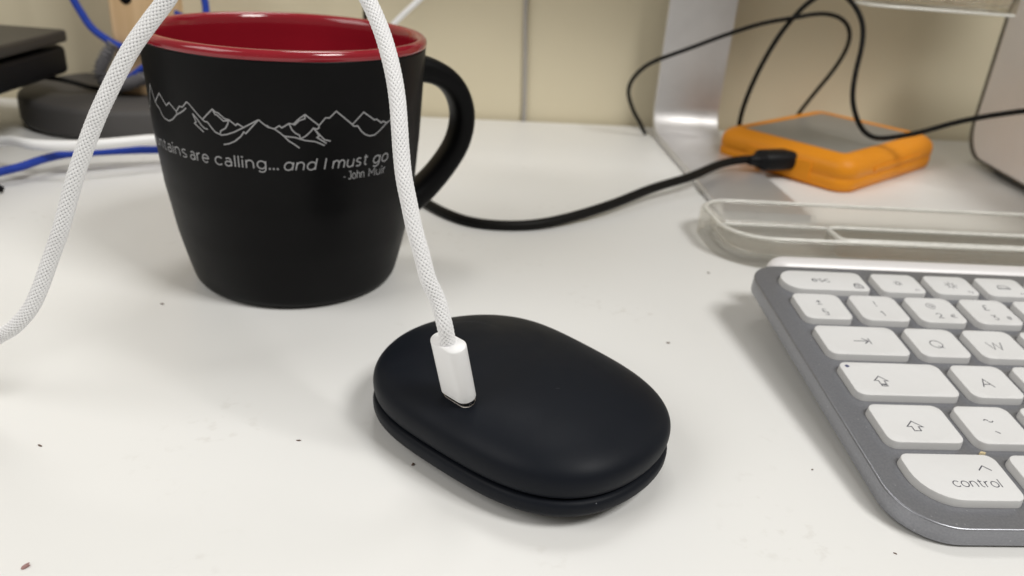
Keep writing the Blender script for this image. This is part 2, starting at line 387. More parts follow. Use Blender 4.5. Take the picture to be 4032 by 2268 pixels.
def arc(cx, cy, rx, ry, a0, a1, n=14):
    return [(cx + rx * math.cos(math.radians(a0 + (a1 - a0) * i / n)), cy + ry * math.sin(math.radians(a0 + (a1 - a0) * i / n))) for i in range(n + 1)]
X = .72
def arch(x0, w): return [(x0, .36)] + arc(x0 + w / 2, .40, w / 2, .32, 180, 0) + [(x0 + w, 0)]
GL = {
 'o': (.72, [arc(.36, .36, .36, .36, 0, 360, 24)]), 'c': (.62, [arc(.36, .36, .36, .36, 42, 318, 18)]),
 'e': (.70, [[(0, .37), (.70, .37)] + arc(.36, .36, .345, .36, 2, 312, 20)]),
 'a': (.56, [[(.56, 0), (.56, .44)] + arc(.29, .44, .27, .28, 0, 140, 10), [(.56, .42), (.25, .42)] + arc(.22, .21, .22, .21, 90, 270, 10) + arc(.26, .3, .3, .3, 270, 330, 5)]),
 '\u0251': (.70, [arc(.35, .36, .35, .36, 0, 360, 24), [(.70, 0), (.70, X)]]),
 'd': (.70, [arc(.35, .36, .35, .36, 0, 360, 24), [(.70, 0), (.70, 1.03)]]),
 'p': (.70, [arc(.35, .36, .35, .36, 0, 360, 24), [(0, -.28), (0, X)]]),
 'g': (.70, [arc(.35, .37, .35, .35, 0, 360, 24), [(.70, X), (.70, .05)] + arc(.36, .02, .34, .31, 0, -140, 10)]),
 'n': (.62, [[(0, 0), (0, X)], arch(0, .62)]), 'h': (.62, [[(0, 0), (0, 1.03)], arch(0, .62)]),
 'm': (1.10, [[(0, 0), (0, X)], arch(0, .55), arch(.55, .55)]),
 'u': (.62, [[(0, X)] + arc(.31, .32, .31, .32, 180, 360) + [(.62, X)], [(.62, X), (.62, 0)]]),
 'r': (.36, [[(0, 0), (0, X)], [(0, .36)] + arc(.36, .40, .36, .32, 180, 88, 8)]),
 't': (.42, [[(.16, .94), (.16, .2)] + arc(.34, .19, .18, .18, 180, 290, 6), [(0, X), (.40, X)]]),
 's': (.52, [arc(.27, .54, .24, .18, 40, 200, 9) + [(.1, .43), (.42, .30)] + arc(.26, .18, .25, .18, 35, -140, 10)]),
 'i': (.0, [[(0, 0), (0, X)], arc(0, .96, .035, .035, 0, 360, 6)]), 'l': (.0, [[(0, 0), (0, 1.03)]]),
 'f': (.34, [[(.12, 0), (.12, .8)] + arc(.32, .82, .2, .2, 180, 90, 6), [(0, X), (.34, X)]]),
 'I': (.0, [[(0, 0), (0, 1)]]), 'T': (.8, [[(0, 1), (.8, 1)], [(.4, 1), (.4, 0)]]),
 'J': (.5, [[(.08, 1), (.5, 1), (.5, .28)] + arc(.24, .27, .26, .27, 0, -150, 9)]),
 'M': (.9, [[(0, 0), (0, 1), (.45, .36), (.9, 1), (.9, 0)]]),
 'N': (.78, [[(0, 0), (0, 1), (.78, 0), (.78, 1)]]),
 '.': (.0, [arc(0, .04, .04, .04, 0, 360, 6)]), '-': (.34, [[(0, .36), (.34, .36)]]), ' ': (.28, []),
 'Q': (1.0, [arc(.5, .5, .5, .5, 0, 360, 28), [(.56, .26), (.95, -.06)]]),
 'W': (1.3, [[(0, 1), (.34, 0), (.65, .95), (.96, 0), (1.3, 1)]]),
 'A': (.9, [[(0, 0), (.45, 1), (.9, 0)], [(.17, .36), (.73, .36)]]),
 'E': (.62, [[(.62, 1), (0, 1), (0, 0), (.62, 0)], [(0, .52), (.55, .52)]]),
 'S': (.66, [arc(.34, .75, .30, .25, 40, 210, 10) + [(.12, .58), (.52, .43)] + arc(.33, .26, .31, .26, 35, -145, 11)]),
 'D': (.8, [[(0, 0), (0, 1), (.34, 1)] + arc(.34, .5, .46, .5, 90, -90, 14) + [(0, 0)]]),
 'Z': (.7, [[(0, 1), (.7, 1), (0, 0), (.7, 0)]]), 'X': (.8, [[(0, 1), (.8, 0)], [(0, 0), (.8, 1)]]),
 'F': (.58, [[(.58, 1), (0, 1), (0, 0)], [(0, .5), (.5, .5)]]),
 '1': (.26, [[(0, .82), (.26, 1), (.26, 0)]]),
 '2': (.62, [arc(.31, .69, .30, .31, 165, -25, 11) + [(0, 0), (.64, 0)]]),
 '3': (.60, [[(.03, 1), (.55, 1), (.24, .6)] + arc(.27, .30, .32, .30, 80, -150, 12)]),
 '4': (.72, [[(.56, 0), (.56, 1), (0, .28), (.74, .28)]]),
 '!': (.0, [[(0, 1), (0, .3)], arc(0, .04, .04, .04, 0, 360, 6)]),
 '@': (1.0, [arc(.5, .42, .2, .2, 0, 360, 14), [(.7, .62), (.7, .3)] + arc(.83, .32, .13, .14, 180, 300, 5) + arc(.5, .42, .5, .5, -5, 300, 24)]),
 '\u20ac': (.8, [arc(.5, .5, .42, .5, 50, 310, 18), [(-.05, .6), (.6, .6)], [(-.05, .4), (.55, .4)]]),
 '\u00a3': (.66, [arc(.42, .74, .24, .26, 20, 180, 9) + [(.18, .3), (.02, 0), (.66, 0)], [(0, .46), (.5, .46)]]),
 '#': (.8, [[(.22, 0), (.34, 1)], [(.5, 0), (.62, 1)], [(.04, .68), (.8, .68)], [(0, .32), (.76, .32)]]),
 '$': (.66, [arc(.34, .75, .30, .22, 40, 210, 10) + [(.12, .58), (.52, .43)] + arc(.33, .26, .31, .23, 35, -145, 11), [(.33, 1.12), (.33, -.12)]]),
 '\u00b1': (.6, [[(.3, .9), (.3, .3)], [(0, .6), (.6, .6)], [(0, .05), (.6, .05)]]),
 '\u00a7': (.5, [arc(.27, .82, .2, .18, 30, 200, 8) + [(.1, .68), (.42, .5)] + arc(.3, .4, .17, .16, 40, -90, 6), arc(.22, .55, .17, .16, 90, 240, 6) + [(.1, .42), (.4, .22)] + arc(.24, .06, .2, .18, 30, -150, 8)]),
 '~': (.7, [arc(.17, .5, .17, .14, 180, 0, 8) + arc(.53, .5, .19, .14, 180, 360, 8)]),
}
def text_lines(body, gap=.24):
    """single-line geometric lettering, cap height 1"""
    x, L = 0.0, []
    for ch in body:
        w, g = GL[ch]
        L += [[(px + x, py) for px, py in l] for l in g]
        x += w + (gap if ch != ' ' else .12)
    return L
def text_flat(body, size, shear=0.0, xs=1.0, w=.25, gap=.24):
    return strokes([[(x * size * xs + y * size * shear, y * size) for x, y in l] for l in text_lines(body, gap)], w)

def strokes(lines, w):
    """flat ribbon outlines with mitred joints; closed if first == last"""
    gs = []
    for L in lines:
        P = np.array(L, float); cl = np.allclose(P[0], P[-1]) and len(P) > 2
        if cl: P = P[:-1]
        n = len(P); V = []
        for i in range(n):
            a = P[i - 1] if (i > 0 or cl) else None
            b = P[(i + 1) % n] if (i < n - 1 or cl) else None
            d1 = (P[i] - a) / np.linalg.norm(P[i] - a) if a is not None else None
            d2 = (b - P[i]) / np.linalg.norm(b - P[i]) if b is not None else None
            if d1 is None: d1 = d2
            if d2 is None: d2 = d1
            t = d1 + d2; ln = np.linalg.norm(t); t = t / ln if ln > 1e-6 else d1
            nn = np.array([-t[1], t[0]]); c = max(.45, abs(nn @ np.array([-d1[1], d1[0]])))
            V += [tuple(P[i] + nn * w / 2 / c) + (0.,), tuple(P[i] - nn * w / 2 / c) + (0.,)]
        F = [(2 * i, 2 * i + 1, 2 * ((i + 1) % n) + 1, 2 * ((i + 1) % n)) for i in range(n if cl else n - 1)]
        gs.append((V, F))
    return merge(*gs)

def shift(g, dx, dy, dz=0.0, s=1.0):
    return [(x * s + dx, y * s + dy, z + dz) for x, y, z in g[0]], g[1]

# ------------------------------------------------------------------ setting: desk and wall
def wall_y(x): return 538 + .148 * x
dk = [(-700, -260), (800, -260), (800, wall_y(800) - 5), (-700, wall_y(-700) - 5)]
structure("desk", loft([[(x, y, z) for x, y in dk] for z in (-25, 0)]), M_DESK, smooth=False)
wl = [(-900, wall_y(-900)), (1000, wall_y(1000)), (1000, wall_y(1000) + 60), (-900, wall_y(-900) + 60)]
structure("wall", loft([[(x, y, z) for x, y in wl] for z in (-700, 430)]), M_WALL, smooth=False)

# ------------------------------------------------------------------ mug
MUG = (-79.08, 267.17)
MZ = [0, 3, 8, 14, 20, 28, 36, 44, 52, 60, 68, 76, 84]
MR = [33.6, 35.3, 36.6, 38.0, 39.3, 40.5, 41.8, 42.5, 43.2, 43.6, 44.0, 44.4, 44.8]
mug = thing("mug", "black mug with a red inside, mountain drawing and white quote", "mug", (*MUG, 0))
def mug_r(z): return float(np.interp(z, MZ, MR))
prof = [(26, 1.2), (28, .3), (31.8, 0.0), (33.2, .35), (34.2, 1.2), (35.0, 2.4)]
prof += [(mug_r(z), z) for z in np.linspace(3.5, 81.3, 50)]
prof += [(44.75, 81.9), (44.4, 82.05)]
part("body", lathe([(0.5, 1.2)] + prof, 128), M_CERB, mug)
lip = [(44.66, 82.0), (44.9, 82.35), (45.0, 82.9), (44.95, 83.6), (44.65, 84.2), (44.0, 84.75), (43.2, 84.9), (42.4, 84.6), (41.8, 84.0), (41.35, 83.0), (41.1, 81)]
inn = [(mug_r(z) - 3.3, z) for z in np.linspace(78, 10, 26)] + [(33, 7.5), (30, 6.2), (20, 5.6), (0.5, 5.5)]
part("glaze_lining", lathe(lip + inn, 128), M_CERR, mug)
# handle: band swept in a vertical plane
hp = [(41, 72.5), (45.5, 71.9), (49.6, 71.1), (53.9, 69.4), (57.9, 66.7), (61.0, 62.9), (63.0, 58.4), (63.8, 53.6), (63.4, 48.7), (61.8, 43.4), (58.4, 37.7), (53.8, 32.0), (48.6, 26.9), (44.0, 23.6), (39, 20.6)]
PH = math.radians(30.0)
R_, _ = smooth_path([(x, 0, z) for x, z in hp], 1.2)
T_ = np.gradient(R_, axis=0); T_ /= np.linalg.norm(T_, axis=1)[:, None]
loops = []
nloop = 28
for i in range(len(R_)):
    nrm = np.array([-T_[i][2], 0, T_[i][0]]); f = i / (len(R_) - 1)
    hw = 6.2 + 1.0 * (abs(2 * f - 1) ** 3); ht = 4.0 + 1.4 * (abs(2 * f - 1) ** 4)
    lp = []
    for k in range(nloop):
        a = 2 * math.pi * k / nloop; ca, sa = math.cos(a), math.sin(a)
        e = 2 / 2.7
        lp.append(R_[i] + nrm * ht * math.copysign(abs(ca) ** e, ca) + np.array([0, 1, 0]) * hw * math.copysign(abs(sa) ** e, sa))
    loops.append([(p[0] * math.cos(PH) - p[1] * math.sin(PH), p[0] * math.sin(PH) + p[1] * math.cos(PH), p[2]) for p in lp])
part("handle", loft(loops), M_CERB, mug)
# print: (angle deg, height) polylines on the surface
MTN = [[(-136.91, 64.86), (-131.64, 68.26), (-130.17, 67.34), (-127.31, 65.27), (-124.94, 66.44), (-121.0, 64.41)],
 [(-136.91, 64.86), (-135.54, 64.02), (-133.73, 63.57), (-132.06, 61.83), (-130.12, 60.97), (-127.04, 60.71), (-124.32, 61.54), (-121.07, 63.47), (-118.79, 64.3), (-116.58, 65.31), (-115.19, 66.16)],
 [(-121.0, 64.41), (-118.84, 66.18), (-117.1, 66.2), (-114.48, 68.01), (-113.35, 67.54), (-110.58, 65.53), (-107.89, 63.69), (-106.87, 63.19), (-105.78, 63.21), (-104.35, 61.82), (-102.78, 60.53), (-100.38, 59.88), (-98.16, 60.25), (-94.97, 61.24), (-91.27, 62.84)],
 [(-121.0, 64.41), (-121.07, 63.47)],
 [(-112.23, 64.93), (-111.04, 62.61), (-111.84, 62.1), (-107.97, 59.97)],
 [(-112.23, 64.93), (-110.36, 63.51), (-108.7, 61.96), (-107.42, 61.18), (-106.03, 61.02)],
 [(-107.89, 63.69), (-102.97, 67.19), (-101.8, 66.45), (-100.8, 66.35), (-98.34, 64.85), (-96.7, 64.68), (-94.17, 63.25), (-93.43, 63.81), (-91.27, 62.84), (-85.42, 65.41)],
 [(-102.97, 67.19), (-102.07, 65.72), (-101.34, 65.69), (-98.88, 64.13), (-96.86, 64.46), (-97.3, 63.41), (-98.34, 62.09), (-100.49, 61.07), (-100.77, 60.12)],
 [(-85.42, 65.41), (-90.54, 61.13), (-91.29, 61.5), (-92.67, 60.07), (-95.04, 58.54), (-97.42, 57.61), (-99.79, 57.14)],
 [(-85.42, 65.41), (-83.86, 64.35), (-82.15, 63.4), (-79.92, 62.97)],
 [(-149, 61.2), (-146, 62.5), (-143.5, 65.8), (-140.2, 69.6), (-136.91, 64.86)],
 [(-82.62, 63.95), (-81.7, 63.31), (-79.92, 62.97), (-77.94, 61.85), (-76.55, 60.89), (-74.38, 60.71), (-72.43, 60.53), (-70.49, 60.02), (-68.78, 59.61), (-65.29, 59.24), (-63.52, 58.69), (-61.48, 57.9)],
 [(-76.55, 60.89), (-74.93, 59.52), (-72.79, 58.44), (-70.99, 57.33)],
 [(-79.92, 62.97), (-78.04, 63.93), (-77.24, 63.33), (-74.51, 64.64), (-72.96, 64.46), (-70.7, 66.12), (-68.6, 67.28), (-63.53, 63.98), (-60.95, 66.21), (-59.54, 66.08), (-56.8, 67.98), (-50.21, 63.65), (-45.29, 67.02), (-43.24, 65.95), (-40.08, 64.25), (-38.91, 64.34), (-36.36, 62.94), (-35.47, 63.37), (-33.35, 62.61)],
 [(-68.6, 67.28), (-68.77, 66.02), (-70.73, 65.54), (-72.48, 64.26), (-73.31, 64.56)],
 [(-74.51, 64.64), (-73.53, 62.79), (-72.37, 61.82), (-70.93, 61.22), (-70.49, 60.12), (-68.48, 61.0), (-66.7, 62.26), (-65.67, 63.23), (-64.18, 62.91), (-63.54, 63.29), (-63.53, 63.98)],
 [(-65.67, 63.23), (-63.71, 61.5), (-61.45, 59.62), (-59.11, 59.16)],
 [(-65.18, 62.93), (-63.47, 60.89), (-64.37, 60.42), (-62.48, 59.46), (-60.68, 58.48)],
 [(-50.21, 63.65), (-49.48, 63.09), (-47.88, 63.08), (-46.17, 61.31), (-44.27, 60.11), (-42.17, 59.5), (-39.66, 59.55), (-36.92, 60.72), (-33.35, 62.61), (-30.61, 63.44), (-29, 64.1)]]
RW = 43.4
def wrap(g, off=.06):
    """flat (arc length mm, height mm) -> mug surface"""
    out = []
    for x, y, z in g[0]:
        a = x / RW; r = mug_r(y) + off
        out.append((r * math.cos(a), r * math.sin(a), y))
    return out, g[1]
def dense(L, d=1.2):
    o = [L[0]]
    for a, b in zip(L[:-1], L[1:]):
        n = max(1, int(math.hypot(b[0] - a[0], b[1] - a[1]) / d))
        o += [(a[0] + (b[0] - a[0]) * i / n, a[1] + (b[1] - a[1]) * i / n) for i in range(1, n + 1)]
    return o
lines = [dense([(math.radians(a) * RW, z) for a, z in L]) for L in MTN]
part("mountain_drawing", wrap(strokes(lines, .40)), M_PRINT, mug)
def fit_text(body, a0, a1, z, size, shear, w, gap=.24):
    L = [[(x * size + y * size * shear, y * size) for x, y in l] for l in text_lines(body, gap)]
    xs = [p[0] for l in L for p in l]; x0, x1 = min(xs), max(xs)
    X0, X1 = math.radians(a0) * RW + w / 2, math.radians(a1) * RW - w / 2
    k = (X1 - X0) / (x1 - x0)
    return strokes([[(X0 + (x - x0) * k, y + z) for x, y in l] for l in L], w)
words = [fit_text("The mountains", -173, -118.5, 50.75, 3.35, 0, .38, .30), fit_text("are", -116.6, -107.1, 50.75, 3.35, 0, .40, .30),
          fit_text("calling...", -104.5, -79.1, 50.75, 3.35, 0, .40, .33), fit_text("\u0251nd", -77.2, -64.2, 50.6, 3.35, .20, .41, .30), fit_text("I", -61.9, -60.6, 50.6, 3.35, .20, .41), fit_text("must", -58.7, -42.5, 50.6, 3.35, .20, .41, .30), fit_text("go", -40.1, -31.5, 50.4, 3.35, .20, .41, .30)]
for q in words: part("printed_word", wrap(q), M_PRINT, mug)
part("name_lettering", wrap(fit_text("- John", -53.9, -44.2, 46.6, 2.5, 0, .26, .3)), M_PRINT, mug)
part("name_lettering", wrap(fit_text("Muir", -42.0, -32.7, 46.5, 2.5, 0, .26, .3)), M_PRINT, mug)

# ------------------------------------------------------------------ pebble gadget
GY = -.7205
CK = [3.5445, -0.0113, 0.177, 0.0129, -0.0488, -0.008, 0.0028, -0.011]
NG = 144
def _outline():
    P = []
    for i in range(720):
        t = 2 * math.pi * i / 720
        r = math.exp(sum(c * math.cos(k * t) for k, c in enumerate(CK))); P.append((r * math.cos(t), r * math.sin(t)))
    P.sort()
    def half(ps):
        h = []
        for q in ps:
            while len(h) > 1 and (h[-1][0] - h[-2][0]) * (q[1] - h[-2][1]) - (h[-1][1] - h[-2][1]) * (q[0] - h[-2][0]) <= 0: h.pop()
            h.append(q)
        return h
    a, b = half(P), half(P[::-1]); H = np.array(a[:-1] + b[:-1] + a[:1])
    s_ = np.concatenate([[0], np.cumsum(np.linalg.norm(np.diff(H, axis=0), axis=1))])
    u = np.linspace(0, s_[-1], NG, endpoint=False)
    Q = np.stack([np.interp(u, s_, H[:, 0]), np.interp(u, s_, H[:, 1])], 1)
    for _ in range(60):
        Q = .25 * np.roll(Q, 1, 0) + .5 * Q + .25 * np.roll(Q, -1, 0)
    return Q * 1.040
OUT = _outline()
def goutline(sc): return [(x * sc, y * sc) for x, y in OUT]
gad = thing("pebble_gadget", "matte black pebble-shaped gadget in two shells with a white plug in its top", "gadget", (3.73, 174.6, 0), GY)
def ring(s, z): return [(x, y, z) for x, y in goutline(s)]
ZM, ZT, PX = 12.1, 22.0, 2.35
up = [ring(.945, 8.3), ring(.962, 8.45), ring(.978, 8.9), ring(.99, 9.8), ring(.998, 11.0)]
for q in np.sin(np.linspace(math.pi / 2, .03, 30)):
    up.append(ring(q, ZM + (ZT - ZM) * max(0, 1 - q ** PX) ** (1 / PX)))
part("upper_shell", loft(up), M_RUB, gad)
lo = []
for q in np.sin(np.linspace(.45, math.pi / 2, 18)):
    lo.append(ring(q * 1.001, 6.5 - 6.5 * max(0, 1 - q ** 3.0) ** (1 / 3.0)))
lo += [ring(.999, 7.0), ring(.992, 7.5), ring(.98, 7.85), ring(.965, 8.0), ring(.945, 8.0)]
z0 = lo[0][0][2]
part("lower_shell", loft(lo), M_RUB, gad)
part("seam_core", loft([ring(.94, 7.6), ring(.94, 8.6)]), M_GROOVE, gad)
_ang = np.arctan2(OUT[:, 1], OUT[:, 0]); _o = np.argsort(_ang); _ra = np.hypot(OUT[:, 0], OUT[:, 1])[_o]; _ang = _ang[_o]
def top_z(x, y):
    q = math.hypot(x, y) / float(np.interp(math.atan2(y, x), _ang, _ra, period=2 * math.pi))
    return ZM + (ZT - ZM) * max(0, 1 - q ** PX) ** (1 / PX)
M_SCR = mat("faint_scratch", (.05, .054, .062), .6, spec=.2, noise=(900, .5))
for pts in ([(-30, 1), (-28, 5), (-24, 8), (-18, 9.5)], [(-29, 3), (-26, 7.5), (-21, 10)], [(14, -3), (14.6, -2.2)]):
    R4, _ = smooth_path([(x, y, 0) for x, y in pts], .6)
    g = strokes([[(p[0], p[1]) for p in R4]], .16)
    part("scratch", ([(x, y, top_z(x, y) + .012) for x, y, z in g[0]], g[1]), M_SCR, gad)
# plug frame
Rz = Matrix.Rotation(GY, 3, 'Z')
lgx = Rz @ Vector((1, 0, 0)); shy = Rz @ Vector((0, 1, 0))
LEAN = .2685
n_ = (Vector((0, 0, 1)) * math.cos(LEAN) - shy * math.sin(LEAN)).normalized()
u_ = lgx; w_ = n_.cross(u_)
PB = Vector((-10.19, 159.12, 19.30))
def pmat(h): 
    m = Matrix((u_, w_, n_)).transposed().to_4x4(); m.translation = (PB + n_ * h) * S; return m
def stad(w, t, z, n=14):
    r = t / 2; k = w / 2 - r; o = []
    for i in range(n + 1): a = -math.pi / 2 + math.pi * i / n; o.append((k + r * math.cos(a), r * math.sin(a), z))
    for i in range(n + 1): a = math.pi / 2 + math.pi * i / n; o.append((-k + r * math.cos(a), r * math.sin(a), z))
    return o
pr = part("port_ring", loft([stad(9.1, 4.1, -1.2), stad(9.2, 4.3, .35), stad(9.0, 4.1, .55), stad(8.5, 3.6, .55), stad(8.3, 3.4, .3), stad(8.3, 3.3, -1.0)], False, False), M_METAL, gad, sharp=40)
pr.matrix_local = gad.matrix_basis.inverted() @ pmat(0)

# ------------------------------------------------------------------ white charging cable: plug in the gadget, loop above, down to the desk at the left
cab = thing("charging_cable", "white braided charging cable standing in the black gadget and looping down to the left", "cable", tuple(PB))
Lp = 17.37
plug_l = [stad(7.0, 3.0, 1.9), stad(9.3, 4.7, 1.91), stad(9.55, 4.95, 1.98), stad(9.6, 5.0, 2.12)]
plug_l += [stad(9.6, 5.0, z) for z in (4, 8, 12, 16)] + [stad(9.6, 5.0, Lp - .35), stad(9.5, 4.9, Lp - .12), stad(9.2, 4.6, Lp), stad(4.4, 4.0, Lp)]
pg = part("plug", loft(plug_l), M_WPLAS, cab, sharp=50)
inv = Matrix.Translation(-PB * S)
pg.matrix_local = inv @ pmat(0)
tip = part("metal_tip", loft([stad(7.4, 2.9, -1.5), stad(7.4, 2.9, 2.2)]), M_METAL, pg, sharp=50)
TT = np.array(PB + n_ * (Lp - .6)); NV = np.array(n_)
cpts = [tuple(TT + NV * t) for t in (0, 2.5, 5.5)]
cpts += [(-15.8, 155.6, 46.0), (-18.1, 155.8, 50.9), (-19.8, 156.8, 56.2), (-21.6, 158.1, 61.3), (-23.1, 159.8, 66.3), (-24.5, 161.5, 71.2),
         (-25.5, 163.7, 76.0), (-26.3, 166.0, 80.8), (-27.2, 168.7, 85.5), (-28.5, 171.4, 90.2), (-30.4, 174.6, 94.9),
         (-32.5, 177.6, 99.0), (-35.9, 181.1, 104.2), (-40.5, 182, 110.5), (-47.5, 180, 116), (-55.5, 176.5, 117.5), (-63.5, 173.5, 115.0), (-70, 171.5, 109.5),
         (-75.1, 170.3, 102.1), (-78.8, 169.1, 97.3), (-82.7, 167.7, 91.8), (-88.8, 166.1, 81.2), (-91.8, 165.8, 75.6), (-96.9, 164.9, 64.3),
         (-102.0, 164.8, 52.0), (-105.2, 165.1, 45.5), (-111.8, 164.5, 32.2), (-117.3, 164.9, 25.9), (-122.6, 166.4, 22.0),
         (-132, 169, 15.5), (-144, 173, 9), (-158, 178, 4.5), (-176, 183, 2.2), (-200, 187, 1.8)]
part("braided_sleeve", braid_mesh("braided_sleeve", [np.array(p) - np.array(PB) for p in cpts], 1.76), M_BRAID, cab)

part("core", tube([np.array(p) - np.array(PB) for p in cpts], 1.56, 24, .8), M_CORE, cab)

# ------------------------------------------------------------------ keyboard
KY, KT = .09948, .11166
kex = Vector((math.cos(KY), math.sin(KY), 0))
key_ = Vector((-math.sin(KY) * math.cos(KT), math.cos(KY) * math.cos(KT), math.sin(KT)))
ken = kex.cross(key_)
km = Matrix((kex, key_, ken)).transposed().to_4x4(); km.translation = Vector((95.03, 175.33, 11.5)) * S
kb = thing("keyboard", "grey keyboard with pale rounded keys lying at the right edge of the desk", "keyboard", matrix=km)
PT, PBOT = -2.0, -7.3          # top and underside of the case, key tops at 0
P_, GX, GYK, RP = 19.0, 3.41, 3.9, 18.67
def slot(x, w, row):           # key rectangle from slot position in key units
    yc = (4 - row) * RP
    return [x * P_ + GX / 2, (x + w) * P_ - GX / 2, yc - RP / 2 + GYK / 2, yc + RP / 2 - GYK / 2]
KEYS = []                      # rect, corner radii, dish kind, legends
def K(rect, r=2.6, dish=1, leg=None): KEYS.append((rect, r, dish, leg))
# function row
K([2.0, 31.1, 66.3, 78.4], (5.9, 2.2, 2.2, 5.9), 0, "esc")
for i in range(13):
    x0 = 35.1 + 19 * i
    rr = 2.2 if i < 12 else (2.2, 5.9, 5.9, 2.2)
    K([x0, x0 + 15.6, 66.3, 78.3], rr, 0, ("F%d" % (i + 1)) if i < 4 else None)
for i, t in enumerate(["sec", "1", "2", "3", "4"] + [None] * 8):
    K(slot(i, 1, 1), 2.6, 1, t)
K(slot(13, 1.5, 1))
K(slot(0, 1.5, 2), 2.6, 1, "tab")
for i, t in enumerate(["Q", "W", "E"] + [None] * 9): K(slot(1.5 + i, 1, 2), 2.6, 1, t)
K(slot(13.5, 1.0, 2))
K(slot(0, 1.75, 3), 2.6, 1, "caps")
for i, t in enumerate(["A", "S", "D"] + [None] * 9): K(slot(1.75 + i, 1, 3), 2.6, 1, t)
K(slot(13.75, .75, 3), 2.4, 0)
K(slot(0, 1.25, 4), 2.6, 1, "shift")
for i, t in enumerate(["grave", "Z", "X"] + [None] * 8): K(slot(1.25 + i, 1, 4), 2.6, 1, t)
K(slot(12.25, 2.25, 4))
yb0, yb1 = -26.8, -11.4
K([1.4, 26.0, yb0, yb1], (9.5, 2.6, 2.6, 2.4), 0, "control")
K([29.6, 45.2, yb0, yb1], 2.6, 0, "option")
K([48.7, 68.2, yb0, yb1], 2.6, 0)
K([71.7, 165, yb0, yb1], 2.6, 0)
for i in range(6):
    x0 = 168.4 + i * 17.8
    K([x0, min(x0 + 14.4, 273.8), yb0, yb1], (2.6, 9.5 if i == 5 else 2.6, 2.6, 2.6), 0)
# case: outline with a hole for every key, so that the wells are real
XL, XR, YF, YR = -5.6, 281.0, -33.4, 84.4
cu = bpy.data.curves.new("case_outline", 'CURVE'); cu.dimensions = '2D'; cu.fill_mode = 'BOTH'
def spl(pts):
    sp = cu.splines.new('POLY'); sp.points.add(len(pts) - 1)
    for q, (x, y) in zip(sp.points, pts): q.co = (x * S, y * S, 0, 1)
    sp.use_cyclic_u = True
spl(rrect(XL, XR, YF, YR, (14, 14, 11, 11), 14))
for rect, r, d, lg in KEYS:
    x0, x1, y0, y1 = rect; g = .62
    rr = tuple(q + g for q in (r if isinstance(r, tuple) else (r,) * 4))
    spl(rrect(x0 - g, x1 + g, y0 - g, y1 + g, rr, 6))
cu.extrude = (PT - PBOT) / 2 * S - .45 * S; cu.bevel_depth = .45 * S; cu.bevel_resolution = 2
co = bpy.data.objects.new("case_outline", cu); COL.objects.link(co); bpy.context.view_layer.update()
me = bpy.data.meshes.new_from_object(co.evaluated_get(bpy.context.evaluated_depsgraph_get()))
bpy.data.objects.remove(co)
for p in me.polygons: p.use_smooth = True
me.set_sharp_from_angle(angle=math.radians(35))
me.materials.clear(); me.materials.append(M_CASE)
part("case", me, M_CASE, kb, loc=(0, 0, (PT + PBOT) / 2))
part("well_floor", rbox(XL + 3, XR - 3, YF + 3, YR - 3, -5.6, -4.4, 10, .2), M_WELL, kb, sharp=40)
# rear bar
def barsec(x, k):  # rounded section
    out = []
    for i in range(24):
        a = 2 * math.pi * i / 24; e = 2 / 3.0
        out.append((x, 89.1 + k * 4.5 * math.copysign(abs(math.cos(a)) ** e, math.cos(a)), -7.6 + (2.6 + 3.6 * k) * math.copysign(abs(math.sin(a)) ** e, math.sin(a))))
    return out
bl_ = []
for i in range(10):
    a = math.pi / 2 * i / 9; bl_.append(barsec(4.0 + 6.5 * (1 - math.cos(a)), max(.03, math.sin(a))))
br_ = [[(271.4 - p[0], p[1], p[2]) for p in l] for l in reversed(bl_)]
part("rear_bar", loft(bl_ + br_), M_BAR_LIT, kb)
for fx in (20, 250):
    part("rubber_foot", rbox(fx, fx + 16, -27, -22, -8.6, -7.2, 2, .3), M_GROOVE, kb)
    part("rear_foot", rbox(fx, fx + 16, 84.6, 92.4, -20.6, -12, 3, .4), M_GROOVE, kb)

def dish_z(x, y, rect, kind):
    if not kind: return 0.0
    x0, x1, y0, y1 = rect; cx, cy = (x0 + x1) / 2, (y0 + y1) / 2
    a, b = (x1 - x0) / 2 - .9, (y1 - y0) / 2 - .5
    if x1 - x0 > 18: a = (x1 - x0) / 2 - 1.2
    q = ((x - cx) / a) ** 2 + ((y - cy) / b) ** 2
    return -.34 * (1 - q) if q < 1 else 0.0
def key_geo(rect, r, kind):
    x0, x1, y0, y1 = rect
    if not isinstance(r, tuple): r = (r,) * 4
    cx, cy = (x0 + x1) / 2, (y0 + y1) / 2
    def rg(d, z): return [(x, y, z) for x, y in rrect(x0 + d, x1 - d, y0 + d, y1 - d, tuple(max(.2, q - d) for q in r), 7, 4)]
    loops = [rg(-.35, -4.2), rg(-.3, -3.0), rg(0, -.26), rg(.03, -.13), rg(.1, -.04), rg(.22, 0)]
    base = rg(.22, 0)
    if kind:
        a, b = (x1 - x0) / 2 - .9, (y1 - y0) / 2 - .5
        if x1 - x0 > 18: a = (x1 - x0) / 2 - 1.2
        for t in (1.0, .985, .93, .85, .7, .5, .3, .1):
            lp = []
            for p in base:
                an = math.atan2((p[1] - cy) / b, (p[0] - cx) / a)
                x, y = cx + a * t * math.cos(an), cy + b * t * math.sin(an)
                lp.append((x, y, -.34 * (1 - t * t)))
            loops.append(lp)
    return [[(x - cx, y - cy, z) for x, y, z in l] for l in loops]
def T(body, size, x, y, xs=1.0, w=None):   # centred text
    g = text_flat(body, size * .72, 0, xs, w or (LW if size > 2 else .15))
    xa = [p[0] for p in g[0]]
    return shift(g, x - (min(xa) + max(xa)) / 2, y)
LW = .29
def circ(x, y, r, n=16): return [(x + r * math.cos(2 * math.pi * i / n), y + r * math.sin(2 * math.pi * i / n)) for i in range(n + 1)]
